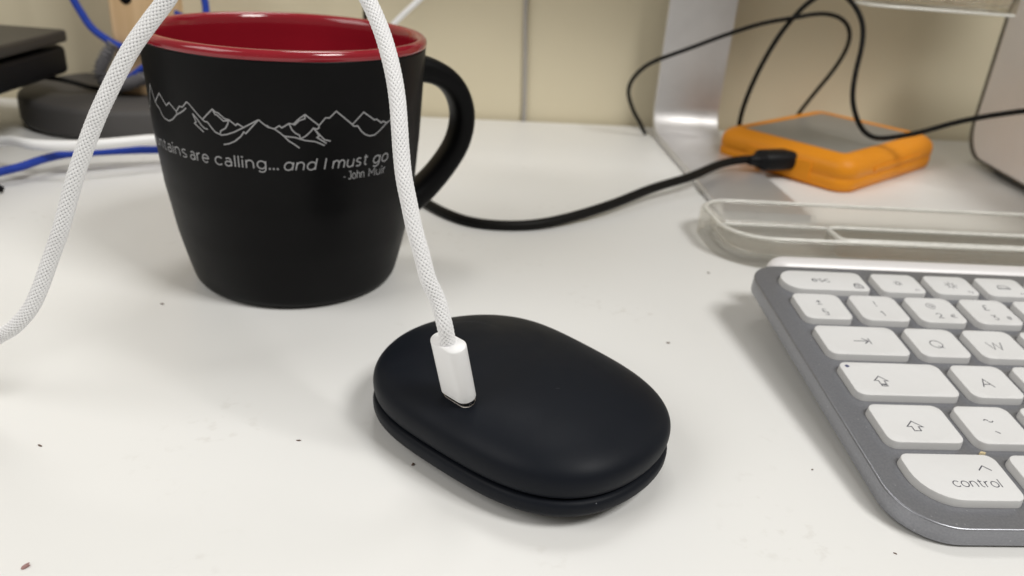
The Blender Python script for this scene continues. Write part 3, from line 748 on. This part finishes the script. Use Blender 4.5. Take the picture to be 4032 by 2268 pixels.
def arrow_up(x, y, s): return [(x, y + s), (x - s, y), (x - s * .42, y), (x - s * .42, y - s * .75), (x + s * .42, y - s * .75), (x + s * .42, y), (x + s, y), (x, y + s)]
def sun(x, y, r, k):
    L = [circ(x, y, r, 12)]
    for i in range(8):
        a = math.pi / 4 * i; L.append([(x + (r + .45) * math.cos(a), y + (r + .45) * math.sin(a)), (x + (r + .45 + k) * math.cos(a), y + (r + .45 + k) * math.sin(a))])
    return L
def legend(code):
    """flat lettering relative to the key centre"""
    if code == "esc": return merge(T("esc", 3.6, -1.0, -1.0), strokes([rrect(9.6, 12.4, -4.2, -2.4, .4, 3) + [rrect(9.6, 12.4, -4.2, -2.4, .4, 3)[0]], [(10.1, -2.4), (10.1, -1.5), (11.6, -1.3), (11.9, -2.4)]], .35), T("fn", 1.3, 11.0, -3.8))
    if code == "F1": return merge(strokes(sun(0, 0, .8, .35), LW), T("F1", 1.5, 5.0, -4.6))
    if code == "F2": return merge(strokes(sun(0, 0, 1.1, .7), LW), T("F2", 1.5, 5.0, -4.6))
    if code == "F3": return merge(strokes([[(-1.9, -.4), (-1.9, .5), (-1.2, 1.1), (1.2, 1.1), (1.9, .5), (1.9, -.4)], [(-2.1, -1.1), (2.1, -1.1), (2.1, -.4), (-2.1, -.4), (-2.1, -1.1)]], LW), T("F3", 1.5, 5.0, -4.6))
    if code == "F4": return merge(strokes([circ(-.2, .2, 1.1), [(.6, -.6), (1.5, -1.5)]], LW), T("F4", 1.5, 5.0, -4.6))
    if code == "sec": return merge(T("\u00b1", 3.9, 0, 1.3), T("\u00a7", 4.6, 0, -4.6, 1, .23))
    if code == "1": return merge(T("!", 3.7, 0, 1.6), T("1", 3.7, 0, -4.2))
    if code == "2": return merge(T("@", 4.2, 0, 1.4, 1, .2), T("2", 3.8, 0, -4.3), T("\u20ac", 2.9, 4.6, -4.2, 1, .22))
    if code == "3": return merge(T("\u00a3", 3.7, 0, 1.6), T("3", 3.8, 0, -4.3), T("#", 3.0, 4.6, -4.2, 1, .17))
    if code == "4": return merge(T("$", 3.7, 0, 1.6), T("4", 3.8, 0, -4.3))
    if code == "tab": return strokes([[(-2.4, 0), (2.2, 0)], [(.6, 1.4), (2.2, 0), (.6, -1.4)], [(2.6, 1.5), (2.6, -1.5)]], LW)
    if code == "caps": return strokes([[(x - 5.3, y) for x, y in arrow_up(0, -.7, 2.0)], [(-6.14, -2.6), (-4.46, -2.6), (-4.46, -3.15), (-6.14, -3.15), (-6.14, -2.6)]], LW)
    if code == "shift": return strokes([arrow_up(-.45, -1.1, 2.15)], LW)
    if code == "grave": return merge(T("~", 4.6, 0, .2), strokes([[(-.5, -2.2), (.45, -3.1)]], .32))
    if code == "control": return T("control", 3.54, 2.55, -3.4, .95, .24)
    if code == "option": return T("option", 3.54, 0, -3.4, .95)
    return T(code, 5.15, -.3, -2.3, 1.0)
cache = {}
for rect, r, kind, code in KEYS:
    x0, x1, y0, y1 = rect; cx, cy = (x0 + x1) / 2, (y0 + y1) / 2
    sig = (round(x1 - x0, 2), round(y1 - y0, 2), r, kind)
    if sig not in cache:
        g = loft(key_geo(rect, r, kind)); me = mesh_data("key", g[0], g[1], True, 60); me.materials.append(M_KEY); cache[sig] = me
    k = part("key", cache[sig], M_KEY, kb, loc=(cx, cy, 0))
    if code:
        sym = {"control": strokes([[(5.7, 2.1), (7.4, 3.7), (9.0, 2.1)]], LW), "option": strokes([[(-1.8, 3.4), (-.6, 3.4), (.9, 1.4), (2.0, 1.4)], [(.7, 3.4), (2.0, 3.4)]], LW)}.get(code)
        if sym: part("key_symbol", ([(x, y, .022) for x, y, z in sym[0]], sym[1]), M_LEG, k, smooth=False)
        g = legend(code); rc = [x0 - cx, x1 - cx, y0 - cy, y1 - cy]
        V = [(x, y, max(dish_z(x, y, rc, kind), -.34) + .022) for x, y, z in g[0]]
        part("legend", (V, g[1]), M_LEG, k, smooth=False)
    if code == "caps":
        part("indicator_light", loft([[(x, y, .03 + z * .01) for x, y in circ(-(x1 - x0) / 2 + 2.2, (y1 - y0) / 2 - 2.0, .62, 16)[:-1]] for z in (-3, 0)]), M_LED, k, smooth=False)

def crumb(w, l, h, seed):
    r2 = np.random.default_rng(seed); n = 9; L = []
    sc = 1 + .35 * r2.standard_normal(n) * .6
    for z, s in ((0, .75), (h * .35, 1), (h * .8, .8), (h, .35)):
        L.append([(w / 2 * s * sc[i] * math.cos(2 * math.pi * i / n) + .1 * w * r2.standard_normal() * .3, l / 2 * s * sc[i] * math.sin(2 * math.pi * i / n), z) for i in range(n)])
    return loft(L)
kc = km @ Vector((25.2 * S, -9.5 * S, -2.0 * S))
o = single("crumb", crumb(1.9, 1.3, 1.1, 3), M_CRUMBY, "pale yellow crumb lodged between the control and shift keys", "crumb", smooth=False)
o.location = kc; o.rotation_euler = (KT, 0, .3)

# crumbs and flecks lying on the desk
CR = [(-109.4, 153.7, .45, 1.5, .3, 1.2, M_CRUMB, "small dark brown crumb on the desk at the far left, below the white cable"),
      (-91.0, 116.2, .9, 2.0, .6, -.5, M_CRUMBP, "reddish crumb on the desk in the lower left corner"),
      (-20.6, 157.9, .8, 1.1, .35, -.5, M_CRUMB, "dark brown crumb on the desk beside the left edge of the black gadget"),
      (52.4, 231.8, 1.4, .9, .2, .2, M_CRUMB, "brownish fleck on the desk between the gadget and the keyboard"),
      (80.3, 168.6, .55, .5, .25, .4, M_CRUMB, "tiny dark fleck on the desk beside the left side of the keyboard"),
      (90.0, 139.9, .8, .5, .15, -.6, M_CRUMB, "grey brown fleck on the desk in front of the keyboard corner"),
      (-113.5, 230.9, 1.5, .8, .25, .1, M_CRUMB, "faint brown fleck on the desk in front of the mug"),
      (-50.3, 163.8, 1.2, .5, .2, .1, M_CRUMB, "small reddish brown flake on the white desk left of the black gadget"),
      (77.7, 294.1, 1.2, 1.2, .3, .3, M_CRUMB, "dark fleck on the desk in front of the clear acrylic tray")]
for i, (x, y, w, l, h, a, m, lab) in enumerate(CR):
    o = single("crumb", crumb(w, l, h, 20 + i), m, lab, "crumb", "crumbs on the desk", smooth=False)
    o.location = (x * S, y * S, .00002); o.rotation_euler = (0, 0, a)

# ------------------------------------------------------------------ clear acrylic tray on the desk
ac = thing("acrylic_tray", "clear acrylic tray with a rounded end lying behind the keyboard", "tray", (84.5, 301, 0), .10)
def pocket(x0, x1, y0, y1, r, z0, z1):
    return [[(x, y, z) for x, y in rrect(x0 + d, x1 - d, y0 + d, y1 - d, tuple(max(.4, q - d) for q in r), 8)] for d, z in ((-.5, z1), (0, z1 - .4), (.8, z0 + 1.5), (2.2, z0 + .2), (3.0, z0))]
def tray(x0, x1, y0, y1, r, h, wall, floor, bev):
    out = []
    def rg(d, z): return [(x, y, z) for x, y in rrect(x0 + d, x1 - d, y0 + d, y1 - d, tuple(max(.4, q - d) for q in r), 10)]
    out = [rg(1.2, 0), rg(.5, .15), rg(.1, .8), rg(0, 2.0), rg(0, h - 1.2), rg(.2, h - .5), rg(.8, h - .05), rg(1.2, h)]
    out += [rg(wall - .6, h), rg(wall - .1, h - .3), rg(wall + .3, h - 1.2), rg(wall + 1.2, floor + 2.0), rg(wall + 2.4, floor + .5), rg(wall + 4, floor)]
    return loft(out)
part("tray_body", tray(0, 215, 0, 52, (21, 6, 6, 16), 12.4, 4.2, 2.6, 1), M_GLASS, ac, sharp=50)
def edge_loop(P, z, r):
    P = [np.array((x, y, z)) for x, y in P]; n = len(P); loops = []
    for i in range(n + 1):
        t = P[(i + 1) % n] - P[i - 1]; t = t / (np.linalg.norm(t) + 1e-9); nn = np.array([-t[1], t[0], 0])
        if i == n: loops.append(loops[0]); break
        loops.append([P[i] + r * (math.cos(a) * nn + math.sin(a) * np.array([0, 0, 1])) for a in np.linspace(0, 2 * math.pi, 8, endpoint=False)])
    return loft(loops, False, False)
part("rim_glint", edge_loop(rrect(2.2, 212.8, 2.2, 49.8, (19, 4, 4, 14), 10), 12.3, .95), M_GLINT, ac)  # added pale tubes on the tray stand in for its bright glints
part("floor_glint", edge_loop(rrect(7.6, 207.4, 7.6, 44.4, (14, 2, 2, 9), 10), 3.2, .7), M_GLINT, ac)
part("block_glint", edge_loop(rrect(53, 204, 10.5, 26, (3.2, 5, 5, 4), 8), 9.9, 1.15), M_GLINT, ac)
part("divider_block", rbox(52, 205, 9.5, 27, 2.75, 10.2, (4, 6, 6, 5), 1.6), M_GLASS, ac, sharp=50)

# ------------------------------------------------------------------ monitor on an aluminium stand
mo = thing("monitor", "silver bent metal monitor stand rising behind the clear tray, left of the orange drive", "monitor stand", (105, 530, 0), math.radians(5.0))
def Lpath():
    P = [(-165, 1.9), (-30, 1.9), (-12, 2.3)]
    R = 18.0; P2 = []
    for i in range(1, 19):
        a = math.pi / 2 * i / 18; P2.append((-18 + R * math.sin(a), 1.9 + R - R * math.cos(a)))
    P = [(-165, 1.9), (-18, 1.9)] + P2 + [(0, 60), (-2, 330)]
    return P
LP = Lpath(); secs = []
for i, (y, z) in enumerate(LP):
    a = np.array(LP[max(0, i - 1)]); b = np.array(LP[min(len(LP) - 1, i + 1)]); t = (b - a) / np.linalg.norm(b - a); nn = np.array([-t[1], t[0]])
    secs.append([(x, y + nn[0] * q, z + nn[1] * q) for x, q in rrect(-21.5, 21.5, -1.8, 1.8, .7, 3)])
part("stand_foot", loft(secs), M_ALU, mo, sharp=40)
sc_ = part("screen_housing", rbox(-140, 230, -78, -62, 172, 560, 6, 2), M_ALUP, mo, sharp=40)  # unseen screen, sized and placed to shade the wall and rear desk
part("screen_panel", rbox(-134, 224, -79.2, -77.5, 179, 553, 3, .3), M_SCREEN, mo, sharp=40)
part("stand_arm", rbox(-20, 20, -63, 4, 300, 316, 3, 1), M_ALU, mo, sharp=40)

# clear holder hanging from the monitor's lower edge
ch = thing("clear_holder", "clear acrylic holder hanging at the top right below the monitor", "holder", (155.5, 398, 97), math.radians(3))
cs = []
for d, z in ((2.2, 0), (.9, .25), (.2, 1.0), (0, 2.2), (0, 34)):
    cs.append([(x, y, z) for x, y in rrect(d - 0, 72 - d, d, 26 - d, (12, 3, 3, 12), 8)])
ci = []
for d, z in ((2.6, 34), (2.6, 5.5), (3.2, 4.2), (4.6, 3.6)):
    ci.append([(x, y, z) for x, y in rrect(d, 72 - d, d, 26 - d, (9.5, 1.5, 1.5, 9.5), 8)])
part("holder_body", loft(cs + ci), M_GLASS, ch, sharp=50)
part("lower_glint", edge_loop(rrect(.7, 71.3, .7, 25.3, (11.3, 2.4, 2.4, 11.3), 8), .9, .75), M_GLINT, ch)  # pale tube added as the bright highlight under the holder
part("hook", merge(rbox(22, 50, 10.5, 15, 34, 84, 1, .3), rbox(22, 50, 15, 56, 80, 84, 1, .3)), M_GLASS, ch, sharp=50)

part("pale_insert", rbox(22, 58, 6, 8.5, 8.5, 44, .8, .3), M_WPLAS, ch, sharp=50)

# ------------------------------------------------------------------ orange portable drive
DA = math.radians(44)
dr = thing("portable_drive", "orange rubber-cased portable drive with a grey lid on the desk behind the acrylic tray", "drive", (189, 486, 0), DA)
dl = []
for d, z in ((3.0, 0), (1.2, .6), (.25, 2.4), (0, 4.5), (0, 7.0), (.6, 7.7), (.6, 8.2), (0, 8.9), (0, 12.5), (.5, 14.6), (1.8, 16.6), (4.2, 18.4), (7.2, 19.6), (9.2, 19.9), (10.2, 19.7), (10.9, 19.0), (11.1, 18.2)):
    dl.append([(x, y, z) for x, y in rrect(-59 + d, 58 - d, -40 + d, 46 - d, max(2.5, 11 - d * .8), 8)])
part("rubber_bumper", loft(dl), M_ORANGE, dr, sharp=60)
part("lid", rbox(-47.9, 46.9, -28.9, 34.9, 17.5, 19.2, 3, .5), M_DRTOP, dr, sharp=40)
part("port_flap", rbox(-59.7, -58.2, -18, 22, 2.6, 13.5, .4, .35), M_ORANGE, dr, sharp=50)
part("port_recess", rbox(-60.1, -58.6, -6, 8, 5.5, 12.0, .3, .2), M_BLKPL, dr, sharp=50)
for s_ in (-1, 1):
    part("corner_rib", rbox(-30, 30, (45.8 if s_ > 0 else -40.9), (46.9 if s_ > 0 else -39.8), 9.6, 12, .3, .3), M_ORANGE, dr, sharp=50)

# its black cable with the plug
dc = thing("drive_cable", "thick black cable running from behind the mug to the orange drive", "cable", (0, 0, 0))
part("sheath", tube([(-66, 385, 1.9), (-56, 367, 1.9), (-47.8, 354.1, 1.9), (-39.2, 342.3, 1.9), (-28.4, 331.1, 1.9), (-18.7, 325.2, 1.9), (-5.0, 324.5, 1.9), (8.7, 328.5, 2.3), (22.7, 337.7, 3.2), (42.8, 355.6, 4.9), (65.0, 379.3, 7.2), (86.6, 399.2, 8.8), (108.5, 425.5, 10.2), (122.5, 435.5, 10.8), (131, 437.5, 11.0)], 2.3, 20, 2.5), M_CORD, dc)
pl = []
for t, w, h in ((-5, 4.4, 4.4), (-4, 5.4, 5.4), (1, 6.8, 6.8), (2.5, 12.5, 9.4), (4.0, 14.0, 10.4), (27.5, 14.2, 10.8), (29, 13.2, 10.0)):
    pl.append([(t, y, z) for y, z in rrect(-w / 2, w / 2, -h / 2, h / 2, min(w, h) * .42, 6)])
part("plug", loft(pl), M_BLKPL, dc, loc=(129.5, 436.6, 10.7), rot=(0, 0, math.radians(22)), sharp=50)

# thin black cords around the drive
single("thin_cord", tube([(79, 520, 1.4), (77.0, 517, 3.5), (75.3, 515.0, 7.5), (69.9, 512.0, 14.5), (65.3, 508.0, 22.7), (62.2, 504.0, 31.2), (64.1, 500.0, 40.0), (71.5, 498.0, 48.6), (79.5, 497.0, 53.1), (94.7, 496.0, 60.1), (112.2, 495.0, 68.5), (134.3, 495.0, 77.4), (152.6, 496.0, 81.9), (166.7, 498.0, 85.0), (176.9, 500.0, 84.6), (185.5, 503.0, 80.9), (190.6, 506.0, 74.5), (192.7, 512.0, 64.4), (190.9, 519.0, 51.6), (186, 530.0, 34.0), (182, 541.0, 17), (182, 550, 5), (190, 556, 1.4), (215, 560, 1.4)], 1.25, 16, 2.5), M_CORD,
       "thin black cord arching from left of the monitor foot to behind the orange drive", "cord", "thin black cords behind the drive")
single("thin_cord", tube([(140, 510, 1.4), (136, 505, 6), (134.0, 502.0, 16.7), (133.9, 500.0, 26.7), (136.0, 499.0, 39.9), (140.4, 498.5, 55.8), (146.6, 498.5, 71.3), (153.3, 498.5, 82.8), (158.8, 497.0, 90.5), (164.1, 494.0, 95.5), (170.2, 492.0, 98.5), (177.4, 490.0, 96.0), (184.2, 487.0, 89.6), (188.2, 484.0, 82.3), (189.1, 480.0, 71.3), (186.9, 474.0, 56.8), (186.1, 468.0, 44.1), (188.3, 462.0, 34.5), (193.5, 458.0, 26.5), (199.4, 455.0, 24.0), (206.9, 452.0, 25.9), (217.2, 447.0, 30.2), (236.5, 438.0, 41.0), (260.7, 428.0, 50.3), (280, 418.0, 56), (310, 400, 60)], 1.45, 16, 2.5), M_CORD,
       "thin black cord looping high behind the drive, dipping over its lid and running right", "cord", "thin black cords behind the drive")

# ------------------------------------------------------------------ silver machine at the right edge
sv = thing("silver_computer", "silver metal computer with rounded lower corner on a black foot at the right edge", "computer", (288, 520, 0), math.radians(-1))
def yz(d, x):
    return [(x, y, z) for y, z in rrect(-220 + d, 0 - d, 5.5 + d, 107 - d, (17, 20, 17, 17), 12)]
part("housing", loft([yz(3, 0), yz(.9, .25), yz(.2, 1.0), yz(0, 2.2), yz(0, 128), yz(.2, 129), yz(3, 130)]), M_ALUP, sv, sharp=40)
def yz2(d, x): return [(x, y, z) for y, z in rrect(-210 + d, 4.6 - d, 4.2 + d, 108 - d, (15, 19, 15, 15), 12)]
part("back_panel", loft([yz2(1, .6), yz2(0, 1.2), yz2(0, 126), yz2(1, 127)]), M_DKEDGE, sv, sharp=40)
part("rubber_foot", rbox(9, 120, -205, -17, 0, 6.5, 8, .8), M_BLKPL, sv, sharp=40)
part("power_button", rbox(-.35, .5, -86, -78, 19, 24, .2, .2), M_DKEDGE, sv, sharp=40)

# ------------------------------------------------------------------ cords against the wall
single("hanging_wire", tube([(-6.6, 535.4, 180), (-5.8, 535.5, 78), (-3.2, 535.9, 40), (-1.0, 536.2, 1), (-.5, 536.2, -40), (0, 536.2, -110)], 1.35, 14, 3), M_GCORD,
       "grey cord hanging straight down the wall between the mug and the monitor foot", "cord")
single("slanting_wire", tube([(-110, 486, 28), (-96, 482, 44), (-81.7, 480.0, 60.9), (-73.0, 480.0, 70.0), (-65.0, 480.0, 77.5), (-48, 482, 96), (-30, 490, 130), (-20, 520, 190)], 1.7, 14, 3), M_WPLAS,
       "white cord rising slantwise behind the right rim of the mug", "cord")
single("upright_wire", tube([(-97, 484, 1.5), (-97.2, 482, 20), (-97, 481, 50), (-96.6, 480, 74), (-96.4, 481, 120), (-96, 500, 180)], 1.3, 14, 3), M_CORD,
       "black cord standing upright behind the mug rim, mostly hidden by the white cable", "cord")

# ------------------------------------------------------------------ left background
ws = thing("wooden_stand", "pale wooden post on a round dark grey base behind the mug", "stand", (-230, 465, 0))
part("round_base", lathe([(.5, 0), (54, 0), (57, .4), (58.6, 1.8), (59.2, 4), (59.2, 13.8), (58.7, 15.4), (57.5, 16.4), (55.5, 16.8), (.5, 16.8)], 96), M_SLATE, ws, sharp=50)
pw = part("post", rbox(-1, 32, -15.5, 6, 16.8, 190, 2.2, 1.0), M_WOOD, ws, sharp=50)
part("peg_hole", loft([[(9.5 + 3.6 * math.cos(2 * math.pi * i / 20), y, 70 + 4.6 * math.sin(2 * math.pi * i / 20)) for i in range(20)] for y in (-15.8, -10)]), M_GROOVE, pw)

# closed laptop raised on two blocks
lp = thing("laptop", "closed dark laptop raised above the desk at the upper left edge", "laptop", (-254, 437, 0), math.radians(1))
part("lid", rbox(-280, 5.5, -190, 2.5, 45.5, 51.5, (4, 4, 4.5, 4), 1.4), M_LAP, lp, sharp=40)
part("base", rbox(-281, 3.2, -192, 4, 28.5, 43.4, (5, 5, 6, 5), 3.0), M_BLKPL, lp, sharp=40)
part("hinge", rbox(-262, -8, -6, 1, 41, 46, .8, .5), M_BLKPL, lp, sharp=40)
part("side_port", loft([[(2.3 + q, -24 + 3.4 * math.cos(2 * math.pi * i / 18), 36.4 + 2.4 * math.sin(2 * math.pi * i / 18)) for i in range(18)] for q in (-.8, .06)]), M_GROOVE, lp)
for y0 in (-180, -40):
    part("riser", rbox(-270, -70, y0, y0 + 22, 0, 29.5, 3, 1), M_BLKPL, lp, sharp=40)

single("power_lead", tube([(-300, 432, 27), (-285, 433, 27), (-268, 433, 26.5), (-254, 436, 25), (-247, 441, 22), (-243, 446, 19.2), (-232, 455, 18.2), (-212, 470, 18.2), (-190, 480, 18.2), (-170, 486, 9), (-150, 488, 2), (-120, 489, 1.5)], 1.3, 14, 2.5), M_CORD,
       "black cord coming out under the laptop onto the round grey base", "cord")

# cables behind and beside the mug
single("white_cable", tube([(-300, 345, 2.6), (-275, 348, 6), (-250, 352, 11), (-232, 350, 14.5), (-221, 345.5, 15), (-206, 347.5, 15), (-193.3, 354.5, 15), (-183.2, 362.7, 15), (-175.2, 369, 15), (-160, 379, 13), (-140, 392, 8), (-115, 402, 3.5), (-85, 408, 2.6)], 2.45, 20, 2.0), M_WPLAS,
       "thick white cable running left from behind the mug in front of the round base", "cable")
bt = thing("blue_cable", "blue braided cable with a black tie lying left of the mug", "cable", (-220, 345, 0))
bcore = mat("blue_core", (.004, .012, .08), .8, noise=(300, .2))
bpts = [(-262, 296, 2.0), (-240, 306, 4.5), (-227.5, 330.0, 6.1), (-221.5, 336.5, 7.2), (-217.4, 347.1, 8.0), (-212.5, 357.3, 8.0), (-204.6, 362.8, 8.0), (-192.3, 369.8, 8.0), (-178.8, 375.3, 8.0), (-160, 384, 7), (-135, 396, 3.5), (-110, 404, 2.0)]
part("braided_sleeve", braid_mesh("blue_sleeve", [np.array(p) - np.array((-220, 345, 0)) for p in bpts], 1.85, 16, 64, .2, .75, .1), M_BLUE, bt)
part("cable_tie", merge(lathe([(1.9, -1.6), (2.5, -1.6), (2.6, 0), (2.5, 1.6), (1.9, 1.6)], 24), shift(rbox(-1.5, 7.5, -1.3, 1.3, -.7, .7, .5, .2), 3.2, 0, 0)), M_BLKPL, bt,
     loc=(-230.3 + 220, 323 - 345, 5.2), rot=(math.radians(75), math.radians(20), math.radians(-15)), sharp=50)
ub = thing("hanging_blue_cable", "blue braided cable hanging in front of the wooden post and wound round its foot", "cable", (-228, 446, 0))
upts = [(-262, 452, 120), (-255, 449, 88), (-247.5, 446.0, 67.3), (-243.9, 446.0, 59.8), (-239.5, 446.0, 52.5), (-233.2, 446.0, 47.6), (-228.1, 446.0, 44.8), (-221.3, 446.0, 42.9), (-213.0, 446.0, 42.2), (-205, 446.5, 41.2), (-197, 450, 38), (-193, 462, 34), (-197, 476, 30), (-214, 477.5, 26), (-230, 474, 22), (-235.5, 460, 20.5), (-233, 447.5, 21.5), (-226.0, 445.5, 25.1), (-219.9, 445.0, 28.1), (-213.7, 445.0, 32.7), (-206, 445.5, 36.5), (-197, 449, 39), (-184, 458, 47), (-182, 462, 64), (-184.5, 464, 78), (-192, 468, 120)]
part("braided_sleeve", braid_mesh("blue_sleeve", [np.array(p) - np.array((-228, 446, 0)) for p in upts], 1.95, 16, 56, .22, .75, .1), M_BLUE, ub)
single("short_wire", tube([(-216, 461, 92), (-209, 460, 74), (-202.6, 459.5, 64.2), (-198.6, 459.0, 61.8), (-194, 459.0, 60.0), (-182, 460, 57), (-166, 464, 52), (-150, 470, 40)], 1.7, 14, 2.0), M_BLUE,
       "short dark blue cord passing behind the left rim of the mug beside the wooden post", "cord")
# ribbed grey sleeve at the foot of the post
gr_p = [(-227.6, 444.5, 45.0), (-230.3, 443.5, 41.0), (-233.4, 443, 36.0), (-236.2, 443, 31.0), (-236.6, 443.0, 27.0), (-233, 442.5, 24.0), (-226, 442.0, 22.8), (-218, 441.5, 25.5), (-211, 441.5, 28.5)]
R2, u2 = smooth_path(gr_p, .25); T2, N2, B2 = frames(R2)
gl = []
for i in range(len(R2)):
    rr = 2.7 + .95 * math.sin(u2[i] * 2 * math.pi / 2.2) + .12 * rng.standard_normal()
    gl.append([tuple(R2[i] + rr * (1 + .05 * rng.standard_normal()) * (math.cos(a) * N2[i] + math.sin(a) * B2[i])) for a in np.linspace(0, 2 * math.pi, 20, endpoint=False)])
single("ribbed_sleeve", loft(gl), M_GBRAID, "fuzzy grey ribbed cable sleeve curled at the foot of the wooden post", "cable sleeve")
